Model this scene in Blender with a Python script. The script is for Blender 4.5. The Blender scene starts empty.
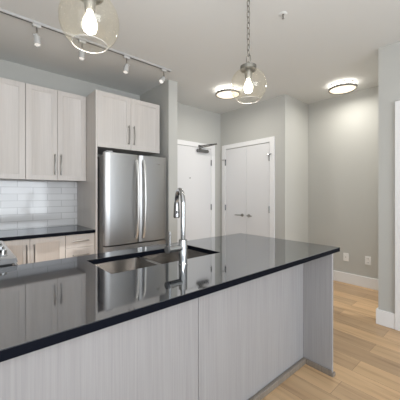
import bpy, bmesh, math, random
from mathutils import Vector, Matrix
random.seed(7)
S = bpy.context.scene
COL = S.collection
PI = math.pi

# ------------------------------------------------------------------ camera
YAW = math.radians(40.871)
FPX = 272.78
cd = bpy.data.cameras.new('camera'); cam = bpy.data.objects.new('camera', cd); COL.objects.link(cam)
cam.location = (0, 0, 1.30); cam.rotation_euler = (PI/2, 0, -YAW)
cd.sensor_fit = 'HORIZONTAL'; cd.sensor_width = 36; cd.lens = 36*FPX/400
cd.shift_y = -(200-193.94)/400
cd.clip_start = 0.02
S.camera = cam

# ------------------------------------------------------------------ light
w = bpy.data.worlds.new('world'); S.world = w; w.use_nodes = True
w.node_tree.nodes['Background'].inputs[0].default_value = (0.86, 0.93, 1.0, 1)
w.node_tree.nodes['Background'].inputs[1].default_value = 1.2

def area(name, loc, rot, sx, sy, power, col):
    l = bpy.data.lights.new(name, 'AREA'); l.shape = 'RECTANGLE'; l.size = sx; l.size_y = sy
    l.energy = power; l.color = col
    o = bpy.data.objects.new(name, l); COL.objects.link(o); o.location = loc; o.rotation_euler = rot
    return o
# daylight through the living-room windows behind the camera
area('window_light_rear', (0.9, -3.62, 1.45), (PI/2+0.22, 0, 0), 2.6, 2.0, 112, (0.88, 0.94, 1.0))
area('window_light_side', (-2.62, -1.5, 1.45), (PI/2, 0, -PI/2), 2.6, 2.0, 14, (0.90, 0.95, 1.0))
# unseen fill added round the corner to brighten the hall
area('hallway_fill', (3.70, -0.3, 2.72), (0, 0, 0), 0.3, 0.3, 32, (1.0, 0.97, 0.92))
# two added fills around the camera, aimed up to brighten the ceiling
area('upward_fill', (-0.6, -0.9, 0.93), (PI, 0, 0), 2.6, 2.0, 46, (0.93, 0.96, 1.0))
fl = area('ceiling_fill', (-0.1, -0.25, 1.45), (0, 0, 0), 0.5, 0.5, 26, (0.95, 0.97, 1.0))
fl.rotation_euler = Vector((0.36, 0.72, 0.62)).to_track_quat('-Z', 'Y').to_euler()

vs = S.view_settings
vs.view_transform = 'Standard'; vs.look = 'None'; vs.gamma = 1; vs.use_curve_mapping = False
vs.exposure = 0.10
S.cycles.max_bounces = 12; S.cycles.transparent_max_bounces = 16
S.cycles.sample_clamp_indirect = 6

# ------------------------------------------------------------------ materials
def mat(name, col, rough=0.5, metal=0.0, ior=1.5, emit=None, estr=0, coat=0):
    m = bpy.data.materials.new(name); m.use_nodes = True
    b = m.node_tree.nodes['Principled BSDF']
    b.inputs['Base Color'].default_value = (*col, 1)
    b.inputs['Roughness'].default_value = rough
    b.inputs['Metallic'].default_value = metal
    b.inputs['IOR'].default_value = ior
    b.inputs['Coat Weight'].default_value = coat
    if emit:
        b.inputs['Emission Color'].default_value = (*emit, 1)
        b.inputs['Emission Strength'].default_value = estr
    return m
def nodes(m): return m.node_tree.nodes, m.node_tree.links, m.node_tree.nodes['Principled BSDF']
def pos_scaled(m, scale):
    n, l, b = nodes(m)
    g = n.new('ShaderNodeNewGeometry'); mp = n.new('ShaderNodeMapping')
    mp.inputs['Scale'].default_value = scale
    l.new(g.outputs['Position'], mp.inputs['Vector'])
    return mp.outputs['Vector']
def noise(m, vec, scale=1, detail=3, rough=0.5):
    n, l, b = nodes(m)
    t = n.new('ShaderNodeTexNoise'); t.inputs['Scale'].default_value = scale
    t.inputs['Detail'].default_value = detail; t.inputs['Roughness'].default_value = rough
    l.new(vec, t.inputs['Vector']); return t.outputs['Fac']
def ramp(m, fac, stops):
    n, l, b = nodes(m)
    r = n.new('ShaderNodeValToRGB'); e = r.color_ramp.elements
    while len(e) < len(stops): e.new(0.5)
    for i, (p, c) in enumerate(stops): e[i].position = p; e[i].color = (*c, 1)
    l.new(fac, r.inputs['Fac']); return r.outputs['Color']
def mixc(m, fac, a, c, mode='MIX'):
    n, l, b = nodes(m)
    x = n.new('ShaderNodeMix'); x.data_type = 'RGBA'; x.blend_type = mode
    if isinstance(fac, (int, float)): x.inputs[0].default_value = fac
    else: l.new(fac, x.inputs[0])
    l.new(a, x.inputs[6])
    if isinstance(c, tuple): x.inputs[7].default_value = (*c, 1)
    else: l.new(c, x.inputs[7])
    return x.outputs[2]
def bump(m, h, strength, dist=0.002):
    n, l, b = nodes(m)
    t = n.new('ShaderNodeBump'); t.inputs['Strength'].default_value = strength; t.inputs['Distance'].default_value = dist
    l.new(h, t.inputs['Height']); l.new(t.outputs['Normal'], b.inputs['Normal'])

def wall_paint(name, col):
    m = mat(name, col, 0.75)
    n, l, b = nodes(m)
    f = noise(m, pos_scaled(m, (1, 1, 1)), 160, 2)
    bump(m, f, 0.06, 0.001)
    return m
M_WALL = wall_paint('wall_paint', (0.472, 0.472, 0.448))
M_CEIL = wall_paint('ceiling_paint', (0.66, 0.67, 0.66))
M_TRIM = mat('white_trim_paint', (0.78, 0.78, 0.785), 0.4)
M_DOOR = mat('white_door_paint', (0.70, 0.70, 0.71), 0.4)

def laminate(name, lo, hi):
    m = mat(name, hi, 0.42)
    n, l, b = nodes(m)
    f1 = noise(m, pos_scaled(m, (140, 140, 2.2)), 1, 4, 0.6)
    f2 = noise(m, pos_scaled(m, (22, 22, 0.7)), 1, 3, 0.5)
    c1 = ramp(m, f1, [(0.3, lo), (0.7, hi)])
    c2 = ramp(m, f2, [(0.3, (0.94, 0.94, 0.94)), (0.7, (1, 1, 1))])
    c = mixc(m, 1.0, c1, c2, 'MULTIPLY')
    l.new(c, b.inputs['Base Color'])
    bump(m, f1, 0.08, 0.0006)
    return m
M_LAM = laminate('greige_woodgrain_laminate', (0.58, 0.545, 0.515), (0.64, 0.605, 0.575))
M_ISL = laminate('shaded_woodgrain_laminate', (0.30, 0.295, 0.30), (0.36, 0.353, 0.36))  # cabinet laminate again, with shade and cool light put into its colour
M_DARK = mat('dark_cavity', (0.03, 0.03, 0.03), 0.8)

def quartz():
    # polished near-black stone: dark body under a clear gloss that strengthens towards grazing view
    m = bpy.data.materials.new('black_quartz'); m.use_nodes = True
    n, l = m.node_tree.nodes, m.node_tree.links
    n.remove(n['Principled BSDF']); out = n['Material Output']
    df = n.new('ShaderNodeBsdfDiffuse')
    gl = n.new('ShaderNodeBsdfGlossy'); gl.inputs['Roughness'].default_value = 0.05; gl.inputs[0].default_value = (0.97, 0.985, 1.0, 1)
    g = n.new('ShaderNodeNewGeometry'); t = n.new('ShaderNodeTexNoise'); t.inputs['Scale'].default_value = 420
    l.new(g.outputs['Position'], t.inputs['Vector'])
    r = n.new('ShaderNodeValToRGB'); r.color_ramp.elements[0].position = 0.45; r.color_ramp.elements[1].position = 0.8
    r.color_ramp.elements[0].color = (0.006, 0.007, 0.011, 1); r.color_ramp.elements[1].color = (0.018, 0.020, 0.027, 1)
    l.new(t.outputs['Fac'], r.inputs['Fac']); l.new(r.outputs['Color'], df.inputs['Color'])
    lw = n.new('ShaderNodeLayerWeight'); lw.inputs[0].default_value = 0.5
    pw = n.new('ShaderNodeMath'); pw.operation = 'POWER'; pw.inputs[1].default_value = 1.15; l.new(lw.outputs['Facing'], pw.inputs[0])
    ma = n.new('ShaderNodeMath'); ma.operation = 'MULTIPLY_ADD'; ma.inputs[1].default_value = 0.62; ma.inputs[2].default_value = 0.025; l.new(pw.outputs[0], ma.inputs[0])
    mx = n.new('ShaderNodeMixShader'); l.new(ma.outputs[0], mx.inputs[0]); l.new(df.outputs[0], mx.inputs[1]); l.new(gl.outputs[0], mx.inputs[2])
    l.new(mx.outputs[0], out.inputs['Surface'])
    return m
M_QUARTZ = quartz()
M_QEDGE = mat('black_quartz_honed_edge', (0.0025, 0.0035, 0.007), 0.55, ior=1.15)

def steel(name, col, rough, sc):
    m = mat(name, col, rough, 1.0)
    n, l, b = nodes(m)
    f = noise(m, pos_scaled(m, sc), 1, 3)
    mr = n.new('ShaderNodeMapRange'); mr.inputs[3].default_value = rough-0.05; mr.inputs[4].default_value = rough+0.06
    l.new(f, mr.inputs[0]); l.new(mr.outputs[0], b.inputs['Roughness'])
    bump(m, f, 0.03, 0.0004)
    return m
M_STEEL = steel('brushed_stainless', (0.37, 0.37, 0.37), 0.36, (6, 6, 500))
M_SINK = mat('sink_stainless', (0.46, 0.44, 0.42), 0.2, 1.0)
M_CHROME = mat('chrome', (0.46, 0.47, 0.48), 0.12, 1.0)
M_NICKEL = mat('brushed_nickel', (0.36, 0.35, 0.33), 0.3, 1.0)
M_DKMETAL = mat('dark_metal', (0.20, 0.20, 0.20), 0.22, 1.0)
M_SATIN = mat('satin_steel', (0.66, 0.66, 0.65), 0.42, 1.0)
M_CHAIN = mat('aged_nickel', (0.30, 0.29, 0.26), 0.35, 1.0)
M_BLACK = mat('black_enamel', (0.012, 0.012, 0.013), 0.3)
M_IRON = mat('cast_iron', (0.02, 0.02, 0.02), 0.6)
M_GREYSIDE = mat('grey_appliance_side', (0.13, 0.13, 0.13), 0.45, 0.3)
M_PLATE = mat('white_plastic', (0.80, 0.80, 0.79), 0.35)
M_RIM = mat('glass_rim', (0.45, 0.44, 0.42), 0.2)
M_SLOT = mat('dark_slot', (0.06, 0.06, 0.06), 0.5)
M_TRACK = mat('silver_track', (0.55, 0.55, 0.55), 0.4, 0.4)
M_HEAD = mat('white_spot_head', (0.50, 0.50, 0.49), 0.4)
M_LENS = mat('spot_lens', (0.9, 0.9, 0.88), 0.3, emit=(1, 0.95, 0.88), estr=0.4)
M_BULB = mat('bulb_glass', (1, 1, 1), 0.3, emit=(1.0, 0.93, 0.80), estr=5)
M_DIFF = mat('lit_diffuser', (1, 1, 1), 0.3, emit=(1.0, 0.84, 0.60), estr=1.05)
M_GLOW = mat('lit_upper_glass', (1, 1, 1), 0.3, emit=(1.0, 0.95, 0.86), estr=7)

def thin_glass(name, tint, gmix):
    m = bpy.data.materials.new(name); m.use_nodes = True
    n, l = m.node_tree.nodes, m.node_tree.links
    n.remove(n['Principled BSDF']); out = n['Material Output']
    tr = n.new('ShaderNodeBsdfTransparent'); tr.inputs[0].default_value = (*tint, 1)
    gl = n.new('ShaderNodeBsdfGlossy'); gl.inputs['Roughness'].default_value = 0.03; gl.inputs[0].default_value = (0.95, 0.93, 0.88, 1)
    lw = n.new('ShaderNodeLayerWeight'); lw.inputs[0].default_value = 0.5
    pw = n.new('ShaderNodeMath'); pw.operation = 'POWER'; pw.inputs[1].default_value = 3.5; l.new(lw.outputs['Facing'], pw.inputs[0])
    ma = n.new('ShaderNodeMath'); ma.operation = 'MULTIPLY_ADD'; ma.inputs[1].default_value = gmix; ma.inputs[2].default_value = 0.03; l.new(pw.outputs[0], ma.inputs[0])
    tl = n.new('ShaderNodeBsdfTranslucent'); tl.inputs[0].default_value = (0.9, 0.86, 0.72, 1)
    m0 = n.new('ShaderNodeMixShader'); m0.inputs[0].default_value = 0.012; l.new(tr.outputs[0], m0.inputs[1]); l.new(tl.outputs[0], m0.inputs[2])
    g = n.new('ShaderNodeNewGeometry')
    ns = n.new('ShaderNodeTexNoise'); ns.inputs['Scale'].default_value = 60
    l.new(g.outputs['Position'], ns.inputs['Vector'])
    bp = n.new('ShaderNodeBump'); bp.inputs['Strength'].default_value = 0.15; bp.inputs['Distance'].default_value = 0.003
    l.new(ns.outputs['Fac'], bp.inputs['Height']); l.new(bp.outputs[0], gl.inputs['Normal'])
    mx = n.new('ShaderNodeMixShader')
    l.new(ma.outputs[0], mx.inputs[0]); l.new(m0.outputs[0], mx.inputs[1]); l.new(gl.outputs[0], mx.inputs[2])
    l.new(mx.outputs[0], out.inputs['Surface'])
    return m
M_GLASS = thin_glass('amber_tinted_glass', (0.985, 0.98, 0.963), 0.45)

def floor_mat():
    m = mat('oak_plank_floor', (0.5, 0.38, 0.25), 0.38)
    n, l, b = nodes(m)
    g = n.new('ShaderNodeNewGeometry'); sp = n.new('ShaderNodeSeparateXYZ'); cb = n.new('ShaderNodeCombineXYZ')
    l.new(g.outputs['Position'], sp.inputs[0]); l.new(sp.outputs['Y'], cb.inputs['X']); l.new(sp.outputs['X'], cb.inputs['Y'])
    br = n.new('ShaderNodeTexBrick'); l.new(cb.outputs[0], br.inputs['Vector'])
    br.inputs['Scale'].default_value = 1.0; br.inputs['Brick Width'].default_value = 1.25; br.inputs['Row Height'].default_value = 0.18
    br.inputs['Mortar Size'].default_value = 0.0012; br.inputs['Mortar Smooth'].default_value = 0.3
    br.inputs['Color1'].default_value = (0.63, 0.43, 0.245, 1); br.inputs['Color2'].default_value = (0.42, 0.29, 0.175, 1)
    br.inputs['Mortar'].default_value = (0.20, 0.13, 0.08, 1); br.offset = 0.37
    f1 = noise(m, pos_scaled(m, (26, 1.3, 1)), 1, 5, 0.6)
    f2 = noise(m, pos_scaled(m, (7, 1.1, 1)), 1, 2, 0.5)
    k = ramp(m, f1, [(0.28, (0.55, 0.48, 0.42)), (0.48, (0.98, 0.97, 0.96)), (0.75, (1.12, 1.08, 1.02))])
    c = mixc(m, 0.75, br.outputs['Color'], k, 'MULTIPLY')
    k2 = ramp(m, f2, [(0.3, (0.80, 0.77, 0.75)), (0.65, (1.05, 1.05, 1.05))])
    c = mixc(m, 0.8, c, k2, 'MULTIPLY')
    l.new(c, b.inputs['Base Color'])
    bump(m, br.outputs['Fac'], -0.2, 0.001)
    return m
M_FLOOR = floor_mat()
M_SHOE = laminate('grey_oak_moulding', (0.17, 0.145, 0.12), (0.27, 0.23, 0.19))

def tile_mat():
    m = mat('glazed_white_tile', (0.75, 0.75, 0.76), 0.08)
    n, l, b = nodes(m)
    g = n.new('ShaderNodeNewGeometry'); sp = n.new('ShaderNodeSeparateXYZ'); cb = n.new('ShaderNodeCombineXYZ')
    ad = n.new('ShaderNodeMath'); ad.inputs[1].default_value = -0.918; l.new(sp.outputs['Z'], ad.inputs[0])
    l.new(g.outputs['Position'], sp.inputs[0]); l.new(sp.outputs['X'], cb.inputs['X']); l.new(ad.outputs[0], cb.inputs['Y'])
    br = n.new('ShaderNodeTexBrick'); l.new(cb.outputs[0], br.inputs['Vector'])
    br.inputs['Scale'].default_value = 1; br.inputs['Brick Width'].default_value = 0.30; br.inputs['Row Height'].default_value = 0.0765
    br.inputs['Mortar Size'].default_value = 0.005; br.inputs['Mortar Smooth'].default_value = 0.9; br.offset = 0.5
    br.inputs['Color1'].default_value = (0.60, 0.60, 0.605, 1); br.inputs['Color2'].default_value = (0.68, 0.68, 0.685, 1)
    br.inputs['Mortar'].default_value = (0.42, 0.42, 0.42, 1)
    l.new(br.outputs['Color'], b.inputs['Base Color'])
    bump(m, br.outputs['Fac'], -0.9, 0.004)
    return m
M_TILE = tile_mat()

# ------------------------------------------------------------------ mesh helpers
class MB:
    def __init__(s): s.bm = bmesh.new()
    def box(s, x0, x1, y0, y1, z0, z1, bev=0.0, seg=1):
        b = bmesh.new()
        bmesh.ops.create_cube(b, size=1)
        for v in b.verts:
            v.co = Vector((x0+(v.co.x+.5)*(x1-x0), y0+(v.co.y+.5)*(y1-y0), z0+(v.co.z+.5)*(z1-z0)))
        if bev > 0:
            bmesh.ops.bevel(b, geom=b.edges[:], offset=bev, segments=seg, profile=0.5, affect='EDGES')
        return s._merge(b)
    def _merge(s, b):
        me = bpy.data.meshes.new('t'); b.to_mesh(me); b.free(); s.bm.from_mesh(me); bpy.data.meshes.remove(me); return s
    def cyl(s, p0, p1, r0, r1=None, n=20):
        r1 = r0 if r1 is None else r1
        return s.tube([p0, p1], [r0, r1], n)
    def tube(s, pts, rad, n=12, closed=False):
        pts = [Vector(p) for p in pts]
        if isinstance(rad, (int, float)): rad = [rad]*len(pts)
        N = len(pts); rings = []; ref = None
        for i, p in enumerate(pts):
            if closed: t = pts[(i+1) % N]-pts[i-1]
            elif i == 0: t = pts[1]-pts[0]
            elif i == N-1: t = pts[-1]-pts[-2]
            else: t = (pts[i+1]-p).normalized()+(p-pts[i-1]).normalized()
            t.normalize()
            if ref is None:
                ref = Vector((0, 0, 1)) if abs(t.z) < .9 else Vector((1, 0, 0))
            u = (ref-t*ref.dot(t)).normalized(); v = t.cross(u); ref = u
            rings.append([s.bm.verts.new(p+(u*math.cos(2*PI*k/n)+v*math.sin(2*PI*k/n))*rad[i]) for k in range(n)])
        for i in range(N if closed else N-1):
            a, c = rings[i], rings[(i+1) % N]
            for k in range(n): s.bm.faces.new((a[k], a[(k+1) % n], c[(k+1) % n], c[k]))
        if not closed:
            s.bm.faces.new(rings[0][::-1]); s.bm.faces.new(rings[-1])
        return s
    def lathe(s, prof, cx=0, cy=0, cz=0, n=40, M=None):
        M = M or Matrix.Identity(4); rings = []
        for r, z in prof:
            if r < 1e-6: rings.append([s.bm.verts.new(M @ Vector((cx, cy, cz+z)))])
            else: rings.append([s.bm.verts.new(M @ Vector((cx+r*math.cos(2*PI*k/n), cy+r*math.sin(2*PI*k/n), cz+z))) for k in range(n)])
        for a, c in zip(rings, rings[1:]):
            for k in range(n):
                k2 = (k+1) % n
                if len(a) == 1 and len(c) == 1: continue
                if len(a) == 1: s.bm.faces.new((a[0], c[k2], c[k]))
                elif len(c) == 1: s.bm.faces.new((a[k], a[k2], c[0]))
                else: s.bm.faces.new((a[k], a[k2], c[k2], c[k]))
        return s
    def poly_prism(s, pts2, axis, a0, a1):
        # closed polygon extruded along axis ('x','y','z')
        def mk(p, a):
            return {'x': Vector((a, p[0], p[1])), 'y': Vector((p[0], a, p[1])), 'z': Vector((p[0], p[1], a))}[axis]
        A = [s.bm.verts.new(mk(p, a0)) for p in pts2]; B = [s.bm.verts.new(mk(p, a1)) for p in pts2]
        n = len(pts2)
        s.bm.faces.new(A[::-1]); s.bm.faces.new(B)
        for i in range(n): s.bm.faces.new((A[i], A[(i+1) % n], B[(i+1) % n], B[i]))
        return s
    def build(s, name, m, parent=None, smooth=True, sharp=28):
        bmesh.ops.recalc_face_normals(s.bm, faces=s.bm.faces[:])
        if parent is not None:
            w_ = Vector((0, 0, 0)); p = parent
            while p is not None: w_ += p.location; p = p.parent
            bmesh.ops.translate(s.bm, vec=-w_, verts=s.bm.verts[:])
        me = bpy.data.meshes.new(name); s.bm.to_mesh(me); s.bm.free()
        if smooth:
            for f in me.polygons: f.use_smooth = True
            try: me.set_sharp_from_angle(angle=math.radians(sharp))
            except Exception: pass
        o = bpy.data.objects.new(name, me); COL.objects.link(o)
        me.materials.append(m)
        if parent is not None: o.parent = parent
        return o

def empty(name, loc, label=None, cat=None, group=None, kind=None):
    o = bpy.data.objects.new(name, None); COL.objects.link(o); o.location = loc; o.empty_display_size = 0.1
    tag(o, label, cat, group, kind); return o
def tag(o, label=None, cat=None, group=None, kind=None):
    if label: o['label'] = label
    if cat: o['category'] = cat
    if group: o['group'] = group
    if kind: o['kind'] = kind
    return o
def copy_tree(o, parent=None):
    c = o.copy(); COL.objects.link(c)
    if parent is not None: c.parent = parent
    for ch in list(o.children): copy_tree(ch, c)
    return c

def struct_box(name, m, *a, bev=0.0):
    return tag(MB().box(*a, bev=bev).build(name, m, smooth=bev > 0), kind='structure')

# ------------------------------------------------------------------ structure
ZT = 2.757
struct_box('floor', M_FLOOR, -2.6, 4.35, -3.6, 3.76, -0.05, 0.0)
struct_box('ceiling', M_CEIL, -2.6, 4.35, -3.6, 3.76, ZT, ZT+0.05)
struct_box('wall_kitchen', M_WALL, -0.57, 1.97, 3.641, 3.76, 0, ZT)
struct_box('wall_left', M_WALL, -0.57, -0.452, 0.70, 3.64, 0, ZT)
struct_box('wall_stub', M_WALL, 1.97, 2.109, 2.887, 3.76, 0, ZT)
struct_box('wall_entry', M_WALL, 2.109, 3.55, 3.53, 3.65, 0, ZT)
struct_box('wall_closet', M_WALL, 3.55, 3.67, 2.32, 3.65, 0, ZT)
struct_box('wall_return', M_WALL, 3.55, 4.227, 2.20, 2.32, 0, ZT)
struct_box('wall_hall', M_WALL, 4.227, 4.35, -1.4, 2.32, 0, ZT)
struct_box('wall_right', M_WALL, 3.14, 3.27, -3.6, 0.897, 0, ZT)
# living room behind the camera: rear wall with a wide window opening, side wall with another
rw = MB(); rw.box(-2.6, -1.7, -3.6, -3.5, 0, ZT); rw.box(2.9, 3.14, -3.6, -3.5, 0, ZT)
rw.box(-1.7, 2.9, -3.6, -3.5, 0, 0.45); rw.box(-1.7, 2.9, -3.6, -3.5, 2.45, ZT)
tag(rw.build('wall_rear', M_WALL, smooth=False), kind='structure')
sw = MB(); sw.box(-2.6, -2.5, -3.5, -2.8, 0, ZT); sw.box(-2.6, -2.5, -0.2, 0.70, 0, ZT)
sw.box(-2.6, -2.5, -2.8, -0.2, 0, 0.45); sw.box(-2.6, -2.5, -2.8, -0.2, 2.45, ZT)
tag(sw.build('wall_side', M_WALL, smooth=False), kind='structure')
struct_box('wall_divider', M_WALL, -2.6, -0.57, 0.70, 0.82, 0, ZT)

BH = 0.148
def board(name, *rects):
    b = MB()
    for r in rects: b.box(*r, 0.0, BH, bev=0.003)
    return tag(b.build(name, M_TRIM), kind='structure')
board('baseboard_hall', (4.212, 4.227, -1.3, 2.20))
board('baseboard_return', (3.55, 4.212, 2.185, 2.20))
board('baseboard_right', (3.122, 3.14, 0.755, 0.915), (3.14, 3.27, 0.897, 0.915))
board('baseboard_closet', (3.535, 3.55, 2.185, 2.372), (3.535, 3.55, 3.479, 3.53))
board('baseboard_entry', (3.396, 3.535, 3.515, 3.53))
board('baseboard_stub', (2.109, 2.124, 2.887, 3.53), (1.97, 2.109, 2.872, 2.887))

# ---- entry door (door_1)
HANDLE = M_NICKEL
def lever(parent, base, out, along, length):
    base, out, along = Vector(base), Vector(out), Vector(along)
    b = MB(); b.cyl(base, base+out*0.010, 0.026); b.cyl(base+out*0.010, base+out*0.045, 0.010)
    b.tube([base+out*0.045-along*0.006, base+out*0.047+along*length*0.5, base+out*0.043+along*length], [0.011, 0.010, 0.008], 12)
    return b.build('handle', HANDLE, parent)
d1 = empty('door_1', (2.845, 3.53, 0), kind='structure')
b = MB(); b.box(2.295, 2.385, 3.512, 3.53, 0, 2.17, 0.003); b.box(3.306, 3.396, 3.512, 3.53, 0, 2.17, 0.003); b.box(2.385, 3.306, 3.512, 3.53, 2.093, 2.17, 0.003)
b.build('casing', M_TRIM, d1)
leaf = MB().box(2.390, 3.301, 3.518, 3.53, 0.008, 2.086, 0.002).build('door_leaf', M_DOOR, d1)
for z in (1.847, 1.069, 0.22):
    h = MB(); h.box(3.292, 3.303, 3.508, 3.519, z-0.05, z+0.05, 0.002); h.cyl((3.3035, 3.507, z-0.052), (3.3035, 3.507, z+0.052), 0.006, n=10)
    h.build('hinge', M_DKMETAL, d1)
p = MB(); p.cyl((2.825, 3.519, 1.564), (2.825, 3.512, 1.564), 0.009, n=16); p.build('peephole', M_SLOT, d1)
lever(d1, (2.455, 3.518, 0.95), (0, -1, 0), (1, 0, 0), 0.12)
dc = MB(); dc.box(2.965, 3.20, 3.465, 3.518, 2.005, 2.060, 0.006); dc.cyl((2.955, 3.49, 2.032), (3.21, 3.49, 2.032), 0.018, n=16)
dc.cyl((3.03, 3.49, 2.06), (3.03, 3.49, 2.085), 0.02, n=16)
dcl = dc.build('door_closer', M_DKMETAL, d1)
a = MB(); a.tube([(3.03, 3.488, 2.088), (3.14, 3.38, 2.115), (3.235, 3.30, 2.145)], [0.010, 0.010, 0.010], 10)
a.tube([(3.235, 3.30, 2.150), (3.13, 3.41, 2.135), (3.04, 3.505, 2.115)], [0.008, 0.008, 0.008], 10)
a.box(3.0, 3.08, 3.50, 3.512, 2.098, 2.13, 0.002)
a.build('closer_arm', M_DKMETAL, dcl)

# ---- closet double door (door_2)
d2 = empty('door_2', (3.55, 2.92, 0), kind='structure')
b = MB(); b.box(3.532, 3.55, 3.392, 3.478, 0, 2.17, 0.003); b.box(3.532, 3.55, 2.373, 2.459, 0, 2.17, 0.003); b.box(3.532, 3.55, 2.459, 3.392, 2.096, 2.17, 0.003)
b.build('casing', M_TRIM, d2)
ll = MB().box(3.538, 3.55, 2.922, 3.388, 0.008, 2.084, 0.002).build('door_leaf', M_DOOR, d2)
lr = MB().box(3.538, 3.55, 2.463, 2.918, 0.008, 2.084, 0.002).build('door_leaf', M_DOOR, d2)
for lf, y, sgn in ((ll, 3.390, 1), (lr, 2.461, -1)):
    for i, z in enumerate((1.855, 1.06, 0.22)):
        h = MB(); h.box(3.528, 3.539, y-0.006-0.006*sgn, y+0.006-0.006*sgn, z-0.05, z+0.05, 0.002); h.cyl((3.526, y, z-0.053), (3.526, y, z+0.053), 0.006, n=10)
        if i == 0:
            h.cyl((3.524, y, z+0.05), (3.505, y+0.055*sgn*1, z+0.052), 0.005, n=8); h.cyl((3.524, y, z+0.05), (3.515, y-0.03*sgn, z+0.05), 0.007, n=8)
        h.build('hinge', M_DKMETAL, lf)
lever(ll, (3.538, 3.000, 0.945), (-1, 0, 0), (0, 1, 0), 0.13)
lever(lr, (3.538, 2.862, 0.942), (-1, 0, 0), (0, -1, 0), 0.085)

# ---- door in right wall (only its casing edge shows)
d3 = empty('door_3', (3.14, 0.3, 0), kind='structure')
b = MB(); b.box(3.118, 3.14, 0.665, 0.755, 0, 2.185, 0.003); b.box(3.118, 3.14, -0.245, -0.155, 0, 2.185, 0.003); b.box(3.118, 3.14, -0.155, 0.665, 2.095, 2.185, 0.003)
b.build('casing', M_TRIM, d3)
MB().box(3.128, 3.14, -0.150, 0.660, 0.008, 2.088, 0.002).build('door_leaf', M_DOOR, d3)

# ------------------------------------------------------------------ kitchen cabinets
def shaker(x0, x1, z0, z1, yf, th=0.02, st=0.052, rec=0.009):
    b = MB(); bm = b.bm
    O = [(x0, z0), (x1, z0), (x1, z1), (x0, z1)]
    I = [(x0+st, z0+st), (x1-st, z0+st), (x1-st, z1-st), (x0+st, z1-st)]
    e = 0.0015; c = 0.006
    Oe = [(x0+e, z0+e), (x1-e, z0+e), (x1-e, z1-e), (x0+e, z1-e)]
    I2 = [(I[0][0]+c, I[0][1]+c), (I[1][0]-c, I[1][1]+c), (I[2][0]-c, I[2][1]-c), (I[3][0]+c, I[3][1]-c)]
    V = lambda L, y: [bm.verts.new((x, y, z)) for x, z in L]
    back, side, fo, fi, ri, rp = V(O, yf+th), V(O, yf+e), V(Oe, yf), V(I, yf), V(I, yf+rec*.7), V(I2, yf+rec)
    def q(A, B):
        for i in range(4): bm.faces.new((A[i], A[(i+1) % 4], B[(i+1) % 4], B[i]))
    q(back, side); q(side, fo); q(fo, fi); q(fi, ri); q(ri, rp)
    bm.faces.new(rp); bm.faces.new(back)
    return b
def slab_door(x0, x1, z0, z1, yf, th=0.02):
    return MB().box(x0, x1, yf, yf+th, z0, z1, 0.0015)
def bar_pull(p0, p1, out, r=0.006, stand=0.03, bow=0.008):
    p0, p1, out = Vector(p0), Vector(p1), Vector(out)
    b = MB(); pts = []
    d = p1-p0
    for i in range(9):
        t = i/8; pts.append(p0+d*t+out*(stand+bow*math.sin(PI*t)))
    b.tube(pts, [r*0.9]+[r]*7+[r*0.9], 10)
    for t in (0.07, 0.93):
        q = p0+d*t; b.cyl(q, q+out*(stand+bow*math.sin(PI*t)), r*0.85, n=10)
    return b
OUT = Vector((0, -1, 0))
UZ0, UZ1 = 1.455, 2.443
def upper_unit(x0, x1, seams, handles, label):
    t = empty('wall_cabinet', ((x0+x1)/2, 3.47, UZ0), label, 'cabinet')
    b = MB(); b.box(x0, x1, 3.32, 3.64, UZ0, UZ1)
    b.build('cabinet_body', M_LAM, t, smooth=False)
    xs = [x0]+seams+[x1]
    for i in range(len(xs)-1):
        d = shaker(xs[i]+0.0015, xs[i+1]-0.0015, UZ0-0.004, UZ1, 3.30).build('door', M_LAM, t)
        if handles[i] is not None:
            hx = handles[i]
            bar_pull((hx, 3.30, 1.506), (hx, 3.30, 1.735), OUT, 0.0065, 0.024).build('handle', M_NICKEL, d)
    return t
upper_unit(0.48, 1.086, [0.78], [0.751, 0.812], 'pale wood-grain wall cabinet with two doors between backsplash and tall fridge panel')
upper_unit(-0.12, 0.478, [0.18], [0.151, 0.21], 'pale wood-grain wall cabinet cut off by left edge of picture')

# fridge surround: tall panel and cabinet over the fridge
MBp = MB(); MBp.box(1.088, 1.108, 2.998, 3.64, 0, 2.443, 0.001)
tag(MBp.build('tall_end_panel', M_LAM), 'tall pale wood-grain panel standing between black countertop and steel fridge', 'panel')
fc = empty('fridge_cabinet', (1.507, 3.3, 1.825), 'short two-door pale cabinet mounted above the steel refrigerator', 'cabinet')
MB().box(1.108, 1.908, 3.02, 3.64, 1.828, 2.443).build('cabinet_body', M_LAM, fc, smooth=False)
da = shaker(1.110, 1.5055, 1.822, 2.443, 3.0).build('door', M_LAM, fc)
db = shaker(1.5085, 1.908, 1.822, 2.443, 3.0).build('door', M_LAM, fc)
bar_pull((1.473, 3.0, 1.882), (1.473, 3.0, 2.108), OUT, 0.0065, 0.024).build('handle', M_NICKEL, da)
bar_pull((1.541, 3.0, 1.882), (1.541, 3.0, 2.108), OUT, 0.0065, 0.024).build('handle', M_NICKEL, db)

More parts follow.
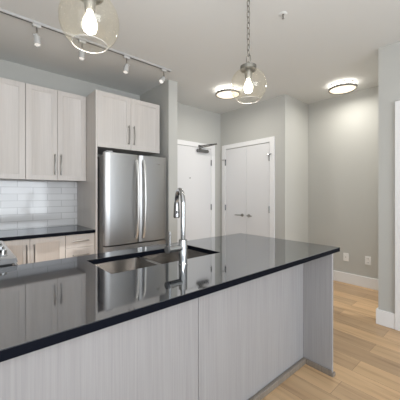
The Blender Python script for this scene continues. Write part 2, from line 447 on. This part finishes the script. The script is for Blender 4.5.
# base cabinets
def base_cab(name, x0, x1, label):
    t = empty(name, ((x0+x1)/2, 3.33, 0), label, 'cabinet')
    b = MB(); b.box(x0, x1, 3.045, 3.63, 0.10, 0.878); b.box(x0, x1, 3.10, 3.63, 0.0, 0.10)
    b.build('cabinet_body', M_LAM, t, smooth=False); return t
bc = base_cab('base_cabinet', 0.17, 0.787, 'pale two-door base cabinet under black counter, beside the range')
da = shaker(0.1715, 0.4735, 0.105, 0.872, 3.025).build('door', M_LAM, bc)
db = shaker(0.4765, 0.7855, 0.105, 0.872, 3.025).build('door', M_LAM, bc)
bar_pull((0.446, 3.025, 0.615), (0.446, 3.025, 0.82), OUT, 0.0065, 0.026, 0.0).build('handle', M_NICKEL, da)
bar_pull((0.509, 3.025, 0.615), (0.509, 3.025, 0.82), OUT, 0.0065, 0.026, 0.0).build('handle', M_NICKEL, db)
dw = base_cab('drawer_cabinet', 0.789, 1.086, 'pale narrow cabinet with stack of drawers beside tall fridge panel')
for z0, z1, hz in ((0.735, 0.872, 0.805), (0.515, 0.731, 0.655), (0.31, 0.511, 0.44), (0.105, 0.306, 0.235)):
    d = slab_door(0.7905, 1.0845, z0, z1, 3.025).build('drawer', M_LAM, dw)
    bar_pull((0.855, 3.025, hz), (1.02, 3.025, hz), OUT, 0.0065, 0.026, 0.0).build('handle', M_NICKEL, d)

# back countertop + backsplash
def honed_edges(o):
    o.data.materials.append(M_QEDGE)
    for p in o.data.polygons:
        if p.normal.z < 0.5: p.material_index = 1
    return o
ct = MB(); ct.box(-0.45, 1.086, 3.0, 3.64, 0.878, 0.91, 0.002)
tag(honed_edges(ct.build('countertop', M_QUARTZ)), 'black polished counter run along the tiled back wall', 'countertop')
bs = MB(); bs.box(-0.45, 1.086, 3.630, 3.64, 0.9105, 1.449)
tag(bs.build('backsplash', M_TILE, smooth=False), 'white glazed brick-tile backsplash under the wall cabinets', 'backsplash')

# ------------------------------------------------------------------ refrigerator
fx0, fx1, fy, fm = 1.118, 1.885, 2.80, 1.513
fr = empty('refrigerator', ((fx0+fx1)/2, 3.2, 0), 'stainless steel french-door refrigerator set in the cabinet surround', 'refrigerator')
b = MB(); b.box(fx0+0.004, fx1-0.004, fy+0.075, 3.60, 0.04, 1.715, 0.004)
b.box(fx0+0.03, fx1-0.03, fy+0.09, 3.55, 0.0, 0.04)
b.build('fridge_body', M_GREYSIDE, fr)
def bowed_door(x0, x1, z0, z1, y0, th=0.07, bow=0.010):
    # door panel, gently bowed outwards with rounded vertical edges
    pts = []; N = 14
    for i in range(N+1):
        t = i/N; x = x0+(x1-x0)*t; e = min(t, 1-t)*(x1-x0)
        r = 0.014; y = y0+bow*(2*t-1)**2
        if e < r: y += r-math.sqrt(max(0, r*r-(r-e)**2))
        pts.append((x, y))
    pts += [(x1, y0+th), (x0, y0+th)]
    b = MB(); b.poly_prism(pts, 'z', z0, z1); return b
dl = bowed_door(fx0, fm-0.004, 0.752, 1.742, fy).build('door', M_STEEL, fr)
dr = bowed_door(fm+0.004, fx1, 0.752, 1.742, fy).build('door', M_STEEL, fr)
z = bowed_door(fx0, fx1, 0.06, 0.738, fy).build('freezer_drawer', M_STEEL, fr)
def arc_handle(x):
    b = MB(); pts = []
    for i in range(15):
        t = i/14; pts.append((x, fy-0.010-0.052*math.sin(PI*t)**0.55, 0.805+0.875*t))
    b.tube(pts, 0.0155, 16)
    for zz in (0.82, 1.665): b.cyl((x, fy+0.005, zz), (x, fy-0.03, zz), 0.012)
    return b
arc_handle(fm-0.043).build('handle', M_SATIN, dl)
arc_handle(fm+0.043).build('handle', M_SATIN, dr)
b = MB(); b.tube([(fx0+0.09, fy-0.045, 0.685), (fx1-0.09, fy-0.045, 0.685)], 0.014, 12)
for xx in (fx0+0.13, fx1-0.13): b.cyl((xx, fy+0.01, 0.685), (xx, fy-0.045, 0.685), 0.011)
b.build('handle', M_CHROME, z)
for xx in (fx0+0.05, fx1-0.05):
    MB().box(xx-0.035, xx+0.035, fy+0.01, fy+0.13, 1.7425, 1.757, 0.004).build('hinge_cover', M_GREYSIDE, fr)
# small oval maker's mark near the top of the right door
b = MB(); b.box(1.735, 1.785, fy-0.0005, fy+0.006, 1.652, 1.662, 0.003)
b.build('badge', M_CHROME, dr)

# ------------------------------------------------------------------ gas range at left
rg = empty('gas_range', (-0.1, 2.19, 0), 'stainless gas range by left edge of picture, behind the island counter', 'stove')
b = MB(); b.box(-0.44, 0.205, 1.822, 2.560, 0.03, 0.917, 0.003)
for px in (-0.40, 0.16):
    for py in (1.86, 2.52): b.cyl((px, py, 0), (px, py, 0.03), 0.02)
b.build('range_body', M_BLACK, rg)
b = MB()
b.poly_prism([(-0.44, 0.9175), (0.215, 0.9175), (0.226, 0.921), (0.222, 0.943), (0.10, 0.950), (-0.44, 0.950)], 'y', 1.812, 2.570)
b.build('cooktop', M_GREYSIDE, rg)
for i in range(5):
    y = 1.915+0.137*i
    k = MB(); k.lathe([(0, 0), (0.026, 0), (0.026, 0.006), (0.021, 0.010), (0.019, 0.034), (0.016, 0.037), (0, 0.037)], n=24,
                      M=Matrix.Translation((0.165, y, 0.9455)) @ Matrix.Rotation(math.radians(6), 4, 'Y'))
    k.build('knob', M_CHROME, rg)
for y0, y1 in ((1.835, 2.185), (2.195, 2.545)):
    g = MB(); x0, x1, z = -0.40, 0.095, 0.985
    for x in (x0, (x0+x1)/2, x1): g.tube([(x, y0, z), (x, y1, z)], 0.008, 8)
    for y in (y0, (y0+y1)/2, y1): g.tube([(x0, y, z), (x1, y, z)], 0.008, 8)
    for x in (x0, x1):
        for y in (y0, y1): g.cyl((x, y, 0.95), (x, y, z), 0.008, n=8)
    g.build('grate', M_IRON, rg)
for x in (-0.28, -0.03):
    for y in (2.01, 2.37):
        MB().lathe([(0, 0), (0.05, 0), (0.05, 0.008), (0.035, 0.010), (0.035, 0.017), (0, 0.018)], x, y, 0.950, n=24).build('burner', M_IRON, rg)
od = MB().box(0.206, 0.228, 1.83, 2.55, 0.24, 0.86, 0.004).build('oven_door', M_STEEL, rg)
b = MB(); b.tube([(0.275, 1.90, 0.80), (0.275, 2.48, 0.80)], 0.012, 12)
for y in (1.94, 2.44): b.cyl((0.226, y, 0.80), (0.275, y, 0.80), 0.009)
b.build('handle', M_CHROME, od)
MB().box(0.206, 0.226, 1.83, 2.55, 0.06, 0.232, 0.004).build('drawer', M_STEEL, rg)

# ------------------------------------------------------------------ island
IX0, IX1, IY0, IY1 = -0.45, 2.082, 0.84, 1.79
SX0, SX1, SY0, SY1 = 0.545, 1.295, 1.288, 1.645
def plate_hole(x0, x1, y0, y1, z0, z1, hx0, hx1, hy0, hy1):
    b = MB(); bm = b.bm
    xs = [x0, hx0, hx1, x1]; ys = [y0, hy0, hy1, y1]
    T = [[bm.verts.new((x, y, z1)) for x in xs] for y in ys]; B = [[bm.verts.new((x, y, z0)) for x in xs] for y in ys]
    for j in range(3):
        for i in range(3):
            if i == 1 and j == 1: continue
            bm.faces.new((T[j][i], T[j][i+1], T[j+1][i+1], T[j+1][i])); bm.faces.new((B[j][i], B[j+1][i], B[j+1][i+1], B[j][i+1]))
    def wall(a, c): bm.faces.new((T[a[0]][a[1]], B[a[0]][a[1]], B[c[0]][c[1]], T[c[0]][c[1]]))
    for i in range(3):
        wall((0, i), (0, i+1)); wall((3, i+1), (3, i)); wall((i+1, 0), (i, 0)); wall((i, 3), (i+1, 3))
    for a, c in (((1, 2), (1, 1)), ((2, 1), (2, 2)), ((1, 1), (2, 1)), ((2, 2), (1, 2))): wall(a, c)
    bmesh.ops.recalc_face_normals(bm, faces=bm.faces[:])
    top = [e for e in bm.edges if len(e.link_faces) == 2 and abs(e.verts[0].co.z-z1) < 1e-6 and abs(e.verts[1].co.z-z1) < 1e-6
           and any(abs(f.normal.z) < .5 for f in e.link_faces)]
    bmesh.ops.bevel(bm, geom=top, offset=0.0018, segments=1, profile=.5, affect='EDGES')
    return b
ic = plate_hole(IX0, IX1, IY0, IY1, 0.880, 0.91, SX0, SX1, SY0, SY1).build('island_countertop', M_QUARTZ)
tag(honed_edges(ic), 'black polished countertop of the island with sink cut-out in foreground', 'countertop')

isl = empty('kitchen_island', (0.8, 1.4, 0), 'kitchen island base clad in shaded wood-grain panels', 'kitchen island')
xs = [-0.45, 0.918, 1.984]
for i in range(2):
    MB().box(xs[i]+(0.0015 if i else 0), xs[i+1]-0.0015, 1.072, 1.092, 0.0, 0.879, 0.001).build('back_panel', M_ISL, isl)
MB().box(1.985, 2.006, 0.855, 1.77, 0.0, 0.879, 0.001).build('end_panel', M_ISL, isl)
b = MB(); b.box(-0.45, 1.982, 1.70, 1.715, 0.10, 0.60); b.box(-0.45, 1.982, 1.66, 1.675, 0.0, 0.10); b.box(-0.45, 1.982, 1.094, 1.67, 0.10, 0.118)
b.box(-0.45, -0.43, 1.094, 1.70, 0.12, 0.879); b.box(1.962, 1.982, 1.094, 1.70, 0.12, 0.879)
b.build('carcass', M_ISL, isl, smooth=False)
kx = [-0.44, 0.05, 0.52, 1.32, 1.65, 1.982]
for i in range(5):
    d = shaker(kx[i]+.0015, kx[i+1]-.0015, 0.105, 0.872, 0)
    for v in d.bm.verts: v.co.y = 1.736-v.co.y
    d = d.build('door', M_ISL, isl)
    bar_pull((kx[i+1]-0.04, 1.736, 0.62), (kx[i+1]-0.04, 1.736, 0.82), -OUT, 0.0065, 0.026, 0).build('handle', M_NICKEL, d)
b = MB()
b.box(-0.45, 1.985, 1.046, 1.0715, 0.0, 0.042, 0.004)
b.build('floor_moulding', M_SHOE, isl)
b = MB(); b.box(1.972, 1.9845, 0.852, 1.046, 0.0, 0.042, 0.003); b.box(1.972, 2.014, 0.842, 0.8545, 0.0, 0.026, 0.003)
b.build('floor_moulding', M_SHOE, isl)

# sink
sk = empty('sink', (0.92, 1.466, 0.68), 'stainless double-bowl undermount sink set in the island counter', 'sink')
DX = 0.887
def bowl(x0, x1, y0, y1, zt, zb, tp=0.018):
    b = MB(); bm = b.bm
    def ring(x0, x1, y0, y1, z, r, n=6):
        L = []
        for cx, cy, a0 in ((x1-r, y1-r, 0), (x0+r, y1-r, PI/2), (x0+r, y0+r, PI), (x1-r, y0+r, 1.5*PI)):
            for k in range(n+1):
                a = a0+PI/2*k/n; L.append(bm.verts.new((cx+r*math.cos(a), cy+r*math.sin(a), z)))
        return L
    rs = [ring(x0-.012, x1+.012, y0-.012, y1+.012, zt, .03), ring(x0, x1, y0, y1, zt, 0.03), ring(x0+tp*.5, x1-tp*.5, y0+tp*.5, y1-tp*.5, zb+.03, 0.03),
          ring(x0+tp*.8, x1-tp*.8, y0+tp*.8, y1-tp*.8, zb+.009, 0.03), ring(x0+tp+.02, x1-tp-.02, y0+tp+.02, y1-tp-.02, zb, 0.03)]
    for a, c in zip(rs, rs[1:]):
        n = len(a)
        for k in range(n): bm.faces.new((a[k], a[(k+1) % n], c[(k+1) % n], c[k]))
    bm.faces.new(rs[-1])
    return b
for x0, x1 in ((SX0-0.004, DX-0.014), (DX+0.014, SX1+0.004)):
    bo = bowl(x0, x1, SY0-0.004, SY1+0.004, 0.878, 0.69).build('bowl', M_SINK, sk, sharp=50)
    MB().lathe([(0, 0.001), (0.020, 0.001), (0.026, 0.004), (0.042, 0.004), (0.044, 0.0015)], (x0+x1)/2, 1.47, 0.69, n=28).build('drain', M_CHROME, bo)

# faucet
fpx, fpy = 0.918, 1.205
fa = empty('faucet', (fpx, fpy, 0.91), 'tall chrome gooseneck kitchen faucet standing on the island counter beside the sink', 'faucet')
MB().lathe([(0, 0), (0.027, 0), (0.027, 0.004), (0.024, 0.006), (0.024, 0.133), (0.022, 0.138), (0.015, 0.140), (0, 0.140)], fpx, fpy, 0.91, n=28).build('faucet_body', M_CHROME, fa)
dv = Vector((math.cos(math.radians(67)), math.sin(math.radians(67)), 0)); RA = 0.078
pts = [Vector((fpx, fpy, 1.045)), Vector((fpx, fpy, 1.15)), Vector((fpx, fpy, 1.245))]
for k in range(1, 15):
    a = PI-PI*k/14*1.02; pts.append(Vector((fpx, fpy, 1.245))+dv*(RA+RA*math.cos(a))+Vector((0, 0, RA*math.sin(a))))
MB().tube(pts, 0.0135, 16).build('spout', M_CHROME, fa)
e = pts[-1]
b = MB(); b.lathe([(0, 0.01), (0.0145, 0.01), (0.0165, 0.0), (0.0185, -0.045), (0.020, -0.080), (0.017, -0.085), (0, -0.085)], e.x, e.y, e.z, n=24)
sh = b.build('spray_head', M_DKMETAL, fa)
bt = MB(); q = e-dv*0.0+Vector((0, 0, -0.05)); sd = Vector((-0.654, -0.756, 0)); bt.cyl(q+sd*0.012, q+sd*0.0225, 0.009, n=12)
bt.build('button', M_SLOT, sh)
b = MB(); b.cyl((fpx-0.018, fpy, 1.005), (fpx-0.098, fpy, 1.005), 0.019, n=24)
vb = b.build('valve', M_CHROME, fa)
MB().cyl((fpx-0.098, fpy, 1.005), (fpx-0.110, fpy, 1.005), 0.0192, n=24).build('end_cap', M_SLOT, vb)
b = MB(); b.tube([(fpx-0.086, fpy, 1.02), (fpx-0.088, fpy, 1.06), (fpx-0.090, fpy, 1.098)], [0.0075, 0.0065, 0.0062], 12)
b.build('lever', M_CHROME, fa)

# ------------------------------------------------------------------ pendant lamps
def make_pendant(x, y, label):
    t = empty('pendant_lamp', (x, y, ZT), label, 'pendant lamp', 'glass globe pendants over the island')
    zc = 2.055; R = 0.1245
    MB().lathe([(0, 0), (0.062, 0), (0.062, -0.012), (0.05, -0.026), (0.012, -0.032), (0, -0.032)], x, y, ZT, n=32).build('canopy', M_CHAIN, t)
    c = MB(); z = ZT-0.028; i = 0
    def link(zt, L, W, r, ax):
        pts = []
        for k in range(20):
            a = 2*PI*k/20; u = W/2*math.sin(a); v = (L/2-W/2)*(1 if math.cos(a) > 0 else -1)+W/2*math.cos(a)
            pts.append((x+(u if ax else 0), y+(0 if ax else u), zt-L/2+v))
        c.tube(pts, r, 6, closed=True)
    while z > 2.285:
        link(z, 0.046, 0.021, 0.0028, i % 2); z -= 0.0385; i += 1
    link(z+0.002, 0.062, 0.034, 0.0033, i % 2); z -= 0.056
    c.build('chain', M_CHAIN, t)
    ztop = zc+R*0.965
    MB().lathe([(0, z+0.012-zc), (0.007, z+0.010-zc), (0.009, z-zc), (0.006, z-0.006-zc), (0.010, z-0.012-zc), (0.018, R*0.965+0.026), (0.046, R*0.965+0.018), (0.056, R*0.965+0.014), (0.056, R*0.965-0.012), (0.048, R*0.965-0.012), (0.048, R*0.965-0.004), (0, R*0.965-0.004)], x, y, zc, n=32).build('socket_cap', M_CHAIN, t)
    MB().lathe([(0, 0.118), (0.023, 0.118), (0.025, 0.075), (0.021, 0.047), (0.018, 0.045), (0, 0.045)], x, y, zc, n=24).build('socket', M_NICKEL, t)
    MB().lathe([(0.012, 0.050), (0.0135, 0.038), (0.018, 0.025), (0.027, 0.006), (0.0315, -0.012), (0.030, -0.028), (0.025, -0.042), (0.013, -0.050), (0, -0.052)], x, y, zc, n=28).build('bulb', M_BULB, t)
    prof = []
    for k in range(33):
        a = math.radians(20)+(math.radians(144)-math.radians(20))*k/32
        prof.append((R*math.sin(a), R*math.cos(a)))
    pr2 = [(r*0.982, zz*0.982) for r, zz in prof]
    g = MB(); g.lathe(prof+[(prof[-1][0]-0.001, prof[-1][1]-0.002)]+pr2[::-1], x, y, zc, n=56)
    gl = g.build('globe', M_GLASS, t, sharp=60)
    rr = MB(); r0, z0 = prof[-1][0]*0.991, prof[-1][1]
    rr.tube([(x+r0*math.cos(2*PI*k/56), y+r0*math.sin(2*PI*k/56), zc+z0) for k in range(56)], 0.0016, 6, closed=True)
    rr.build('rim', M_RIM, gl)
    l = bpy.data.lights.new('bulb_light', 'POINT'); l.energy = 1.6; l.shadow_soft_size = 0.02; l.color = (1.0, 0.93, 0.82)
    lo = bpy.data.objects.new('bulb_light', l); COL.objects.link(lo); lo.parent = t; lo.location = (0, 0, zc-0.076-ZT)
    return t
make_pendant(1.500, 1.218, 'clear glass globe pendant on a chain above the far end of the island')
make_pendant(0.417, 1.219, 'clear glass globe pendant nearest the camera, cropped by top edge')

# ------------------------------------------------------------------ track lighting
tk = MB(); tk.box(-0.30, 1.845, 2.640, 2.675, ZT-0.020, ZT, 0.002)
trk = tag(tk.build('lighting_track', M_TRACK), 'long silver track fixed to the ceiling in front of wall cabinets', 'light track')
MB().box(-0.29, 1.835, 2.652, 2.663, ZT-0.0207, ZT-0.0195).build('slot', M_SLOT, trk)
def spot(x, dirv, label, lit):
    y = 2.6575
    t = empty('track_spotlight', (x, y, ZT-0.021), label, 'spotlight', 'spotlights on the ceiling track')
    MB().box(x-0.032, x+0.032, y-0.016, y+0.016, ZT-0.045, ZT-0.0212, 0.003).build('adapter', M_HEAD, t)
    zp = ZT-0.118
    b = MB(); b.cyl((x, y, ZT-0.044), (x, y, zp), 0.006, n=10); b.build('stem', M_NICKEL, t)
    d = Vector(dirv).normalized(); c0 = Vector((x, y, zp))
    rot = d.to_track_quat('Z', 'Y').to_matrix().to_4x4()
    M = Matrix.Translation(c0) @ rot
    h = MB(); h.lathe([(0, -0.018), (0.012, -0.018), (0.018, -0.008), (0.024, 0.010), (0.027, 0.060), (0.027, 0.080), (0.0245, 0.080), (0.0235, 0.068), (0, 0.068)], n=28, M=M)
    sdv = M.to_3x3() @ Vector((1, 0, 0)); 
    h.cyl(c0-sdv*0.034, c0+sdv*0.034, 0.006, n=10)
    hd = h.build('lamp_head', M_HEAD, t)
    lb = MB(); lb.lathe([(0, 0.0765), (0.012, 0.076), (0.0235, 0.071), (0.0235, 0.069)], n=24, M=M); lb.build('lens', M_LENS, hd)
    l = bpy.data.lights.new('spot_lamp', 'SPOT'); l.energy = 145; l.spot_size = math.radians(62); l.spot_blend = 1.0; l.shadow_soft_size = 0.028; l.color = (1.0, 0.975, 0.95)
    lo = bpy.data.objects.new('spot_lamp', l); COL.objects.link(lo); lo.parent = hd
    lo.matrix_local = Matrix.Translation(c0+d*0.086-t.location) @ (-d).to_track_quat('Z', 'Y').to_matrix().to_4x4()
    return t
spot(0.467, (0.05, -0.14, -1.0), 'grey track spotlight nearest the left edge, pointing down over cabinets', 1)
spot(0.838, (-0.10, -0.14, -1.0), 'track spotlight behind the nearest glass globe, tilted to the wall', 1)
spot(1.285, (-0.20, -0.12, -1.0), 'track spotlight just right of the nearest glass globe', 1)
spot(1.745, (-0.66, -0.26, -0.85), 'track spotlight at the right end of the ceiling track, aimed left', 1)

# ------------------------------------------------------------------ ceiling dome lights, sprinkler
def dome(x, y, label):
    t = empty('ceiling_light', (x, y, ZT), label, 'ceiling light', 'round flush ceiling lights')
    MB().lathe([(0, 0), (0.142, 0), (0.142, -0.014), (0.138, -0.020), (0, -0.020)], x, y, ZT, n=48).build('base_pan', M_PLATE, t)
    MB().lathe([(0.138, -0.020), (0.146, -0.026), (0.150, -0.052)], x, y, ZT, n=48).build('glowing_side', M_GLOW, t)
    MB().lathe([(0.157, -0.066), (0.148, -0.073), (0.115, -0.080), (0.06, -0.087), (0, -0.089)], x, y, ZT, n=48).build('diffuser', M_DIFF, t)
    MB().lathe([(0.150, -0.048), (0.168, -0.048), (0.174, -0.056), (0.172, -0.074), (0.160, -0.078), (0.152, -0.066), (0.150, -0.048)], x, y, ZT, n=48).build('rim', M_NICKEL, t)
    l = bpy.data.lights.new('dome_lamp', 'AREA'); l.shape = 'DISK'; l.size = 0.22; l.energy = 7.5; l.color = (1.0, 0.965, 0.89)
    lo = bpy.data.objects.new('dome_lamp', l); COL.objects.link(lo); lo.parent = t; lo.location = (0, 0, -0.092)
    return t
dome(2.79, 2.63, 'round lit ceiling light partly behind the hanging glass globe')
dome(3.80, 1.50, 'round lit ceiling light with brass-toned rim in hallway at right')
sp = empty('sprinkler', (1.954, 1.23, ZT), 'small white ceiling sprinkler head right of the chain', 'sprinkler')
MB().lathe([(0, -0.003), (0.012, -0.003), (0.016, -0.007), (0.030, -0.004), (0.033, 0), (0, 0)], 1.954, 1.23, ZT, n=32).build('escutcheon', M_CEIL, sp)
b = MB(); b.lathe([(0, -0.003), (0.007, -0.003), (0.007, -0.018), (0.004, -0.022), (0.003, -0.034), (0.010, -0.036), (0.010, -0.038), (0, -0.038)], 1.954, 1.23, ZT, n=20)
b.build('nozzle', M_NICKEL, sp)

# ------------------------------------------------------------------ outlets
def plate(y, z, label, duplex):
    t = empty('wall_outlet' if duplex else 'wall_plate', (4.227, y, z), label, 'outlet' if duplex else 'wall plate')
    MB().box(4.220, 4.227, y-0.036, y+0.036, z-0.058, z+0.058, 0.002).build('cover_plate', M_PLATE, t)
    if duplex:
        for dz in (0.026, -0.026):
            f = MB().box(4.2175, 4.221, y-0.017, y+0.017, z+dz-0.016, z+dz+0.016, 0.001).build('socket_face', M_PLATE, t)
            s_ = MB(); s_.box(4.2168, 4.2178, y-0.010, y-0.006, z+dz-0.006, z+dz+0.008); s_.box(4.2168, 4.2178, y+0.006, y+0.010, z+dz-0.006, z+dz+0.008)
            s_.build('slots', M_SLOT, f)
    else:
        MB().cyl((4.221, y, z), (4.214, y, z), 0.006, n=12).build('jack', M_NICKEL, t)
plate(1.620, 0.378, 'white wall plate with one jack, beside the island counter corner', False)
plate(1.333, 0.378, 'white electrical outlet with dark slots, right of the wall plate', True)
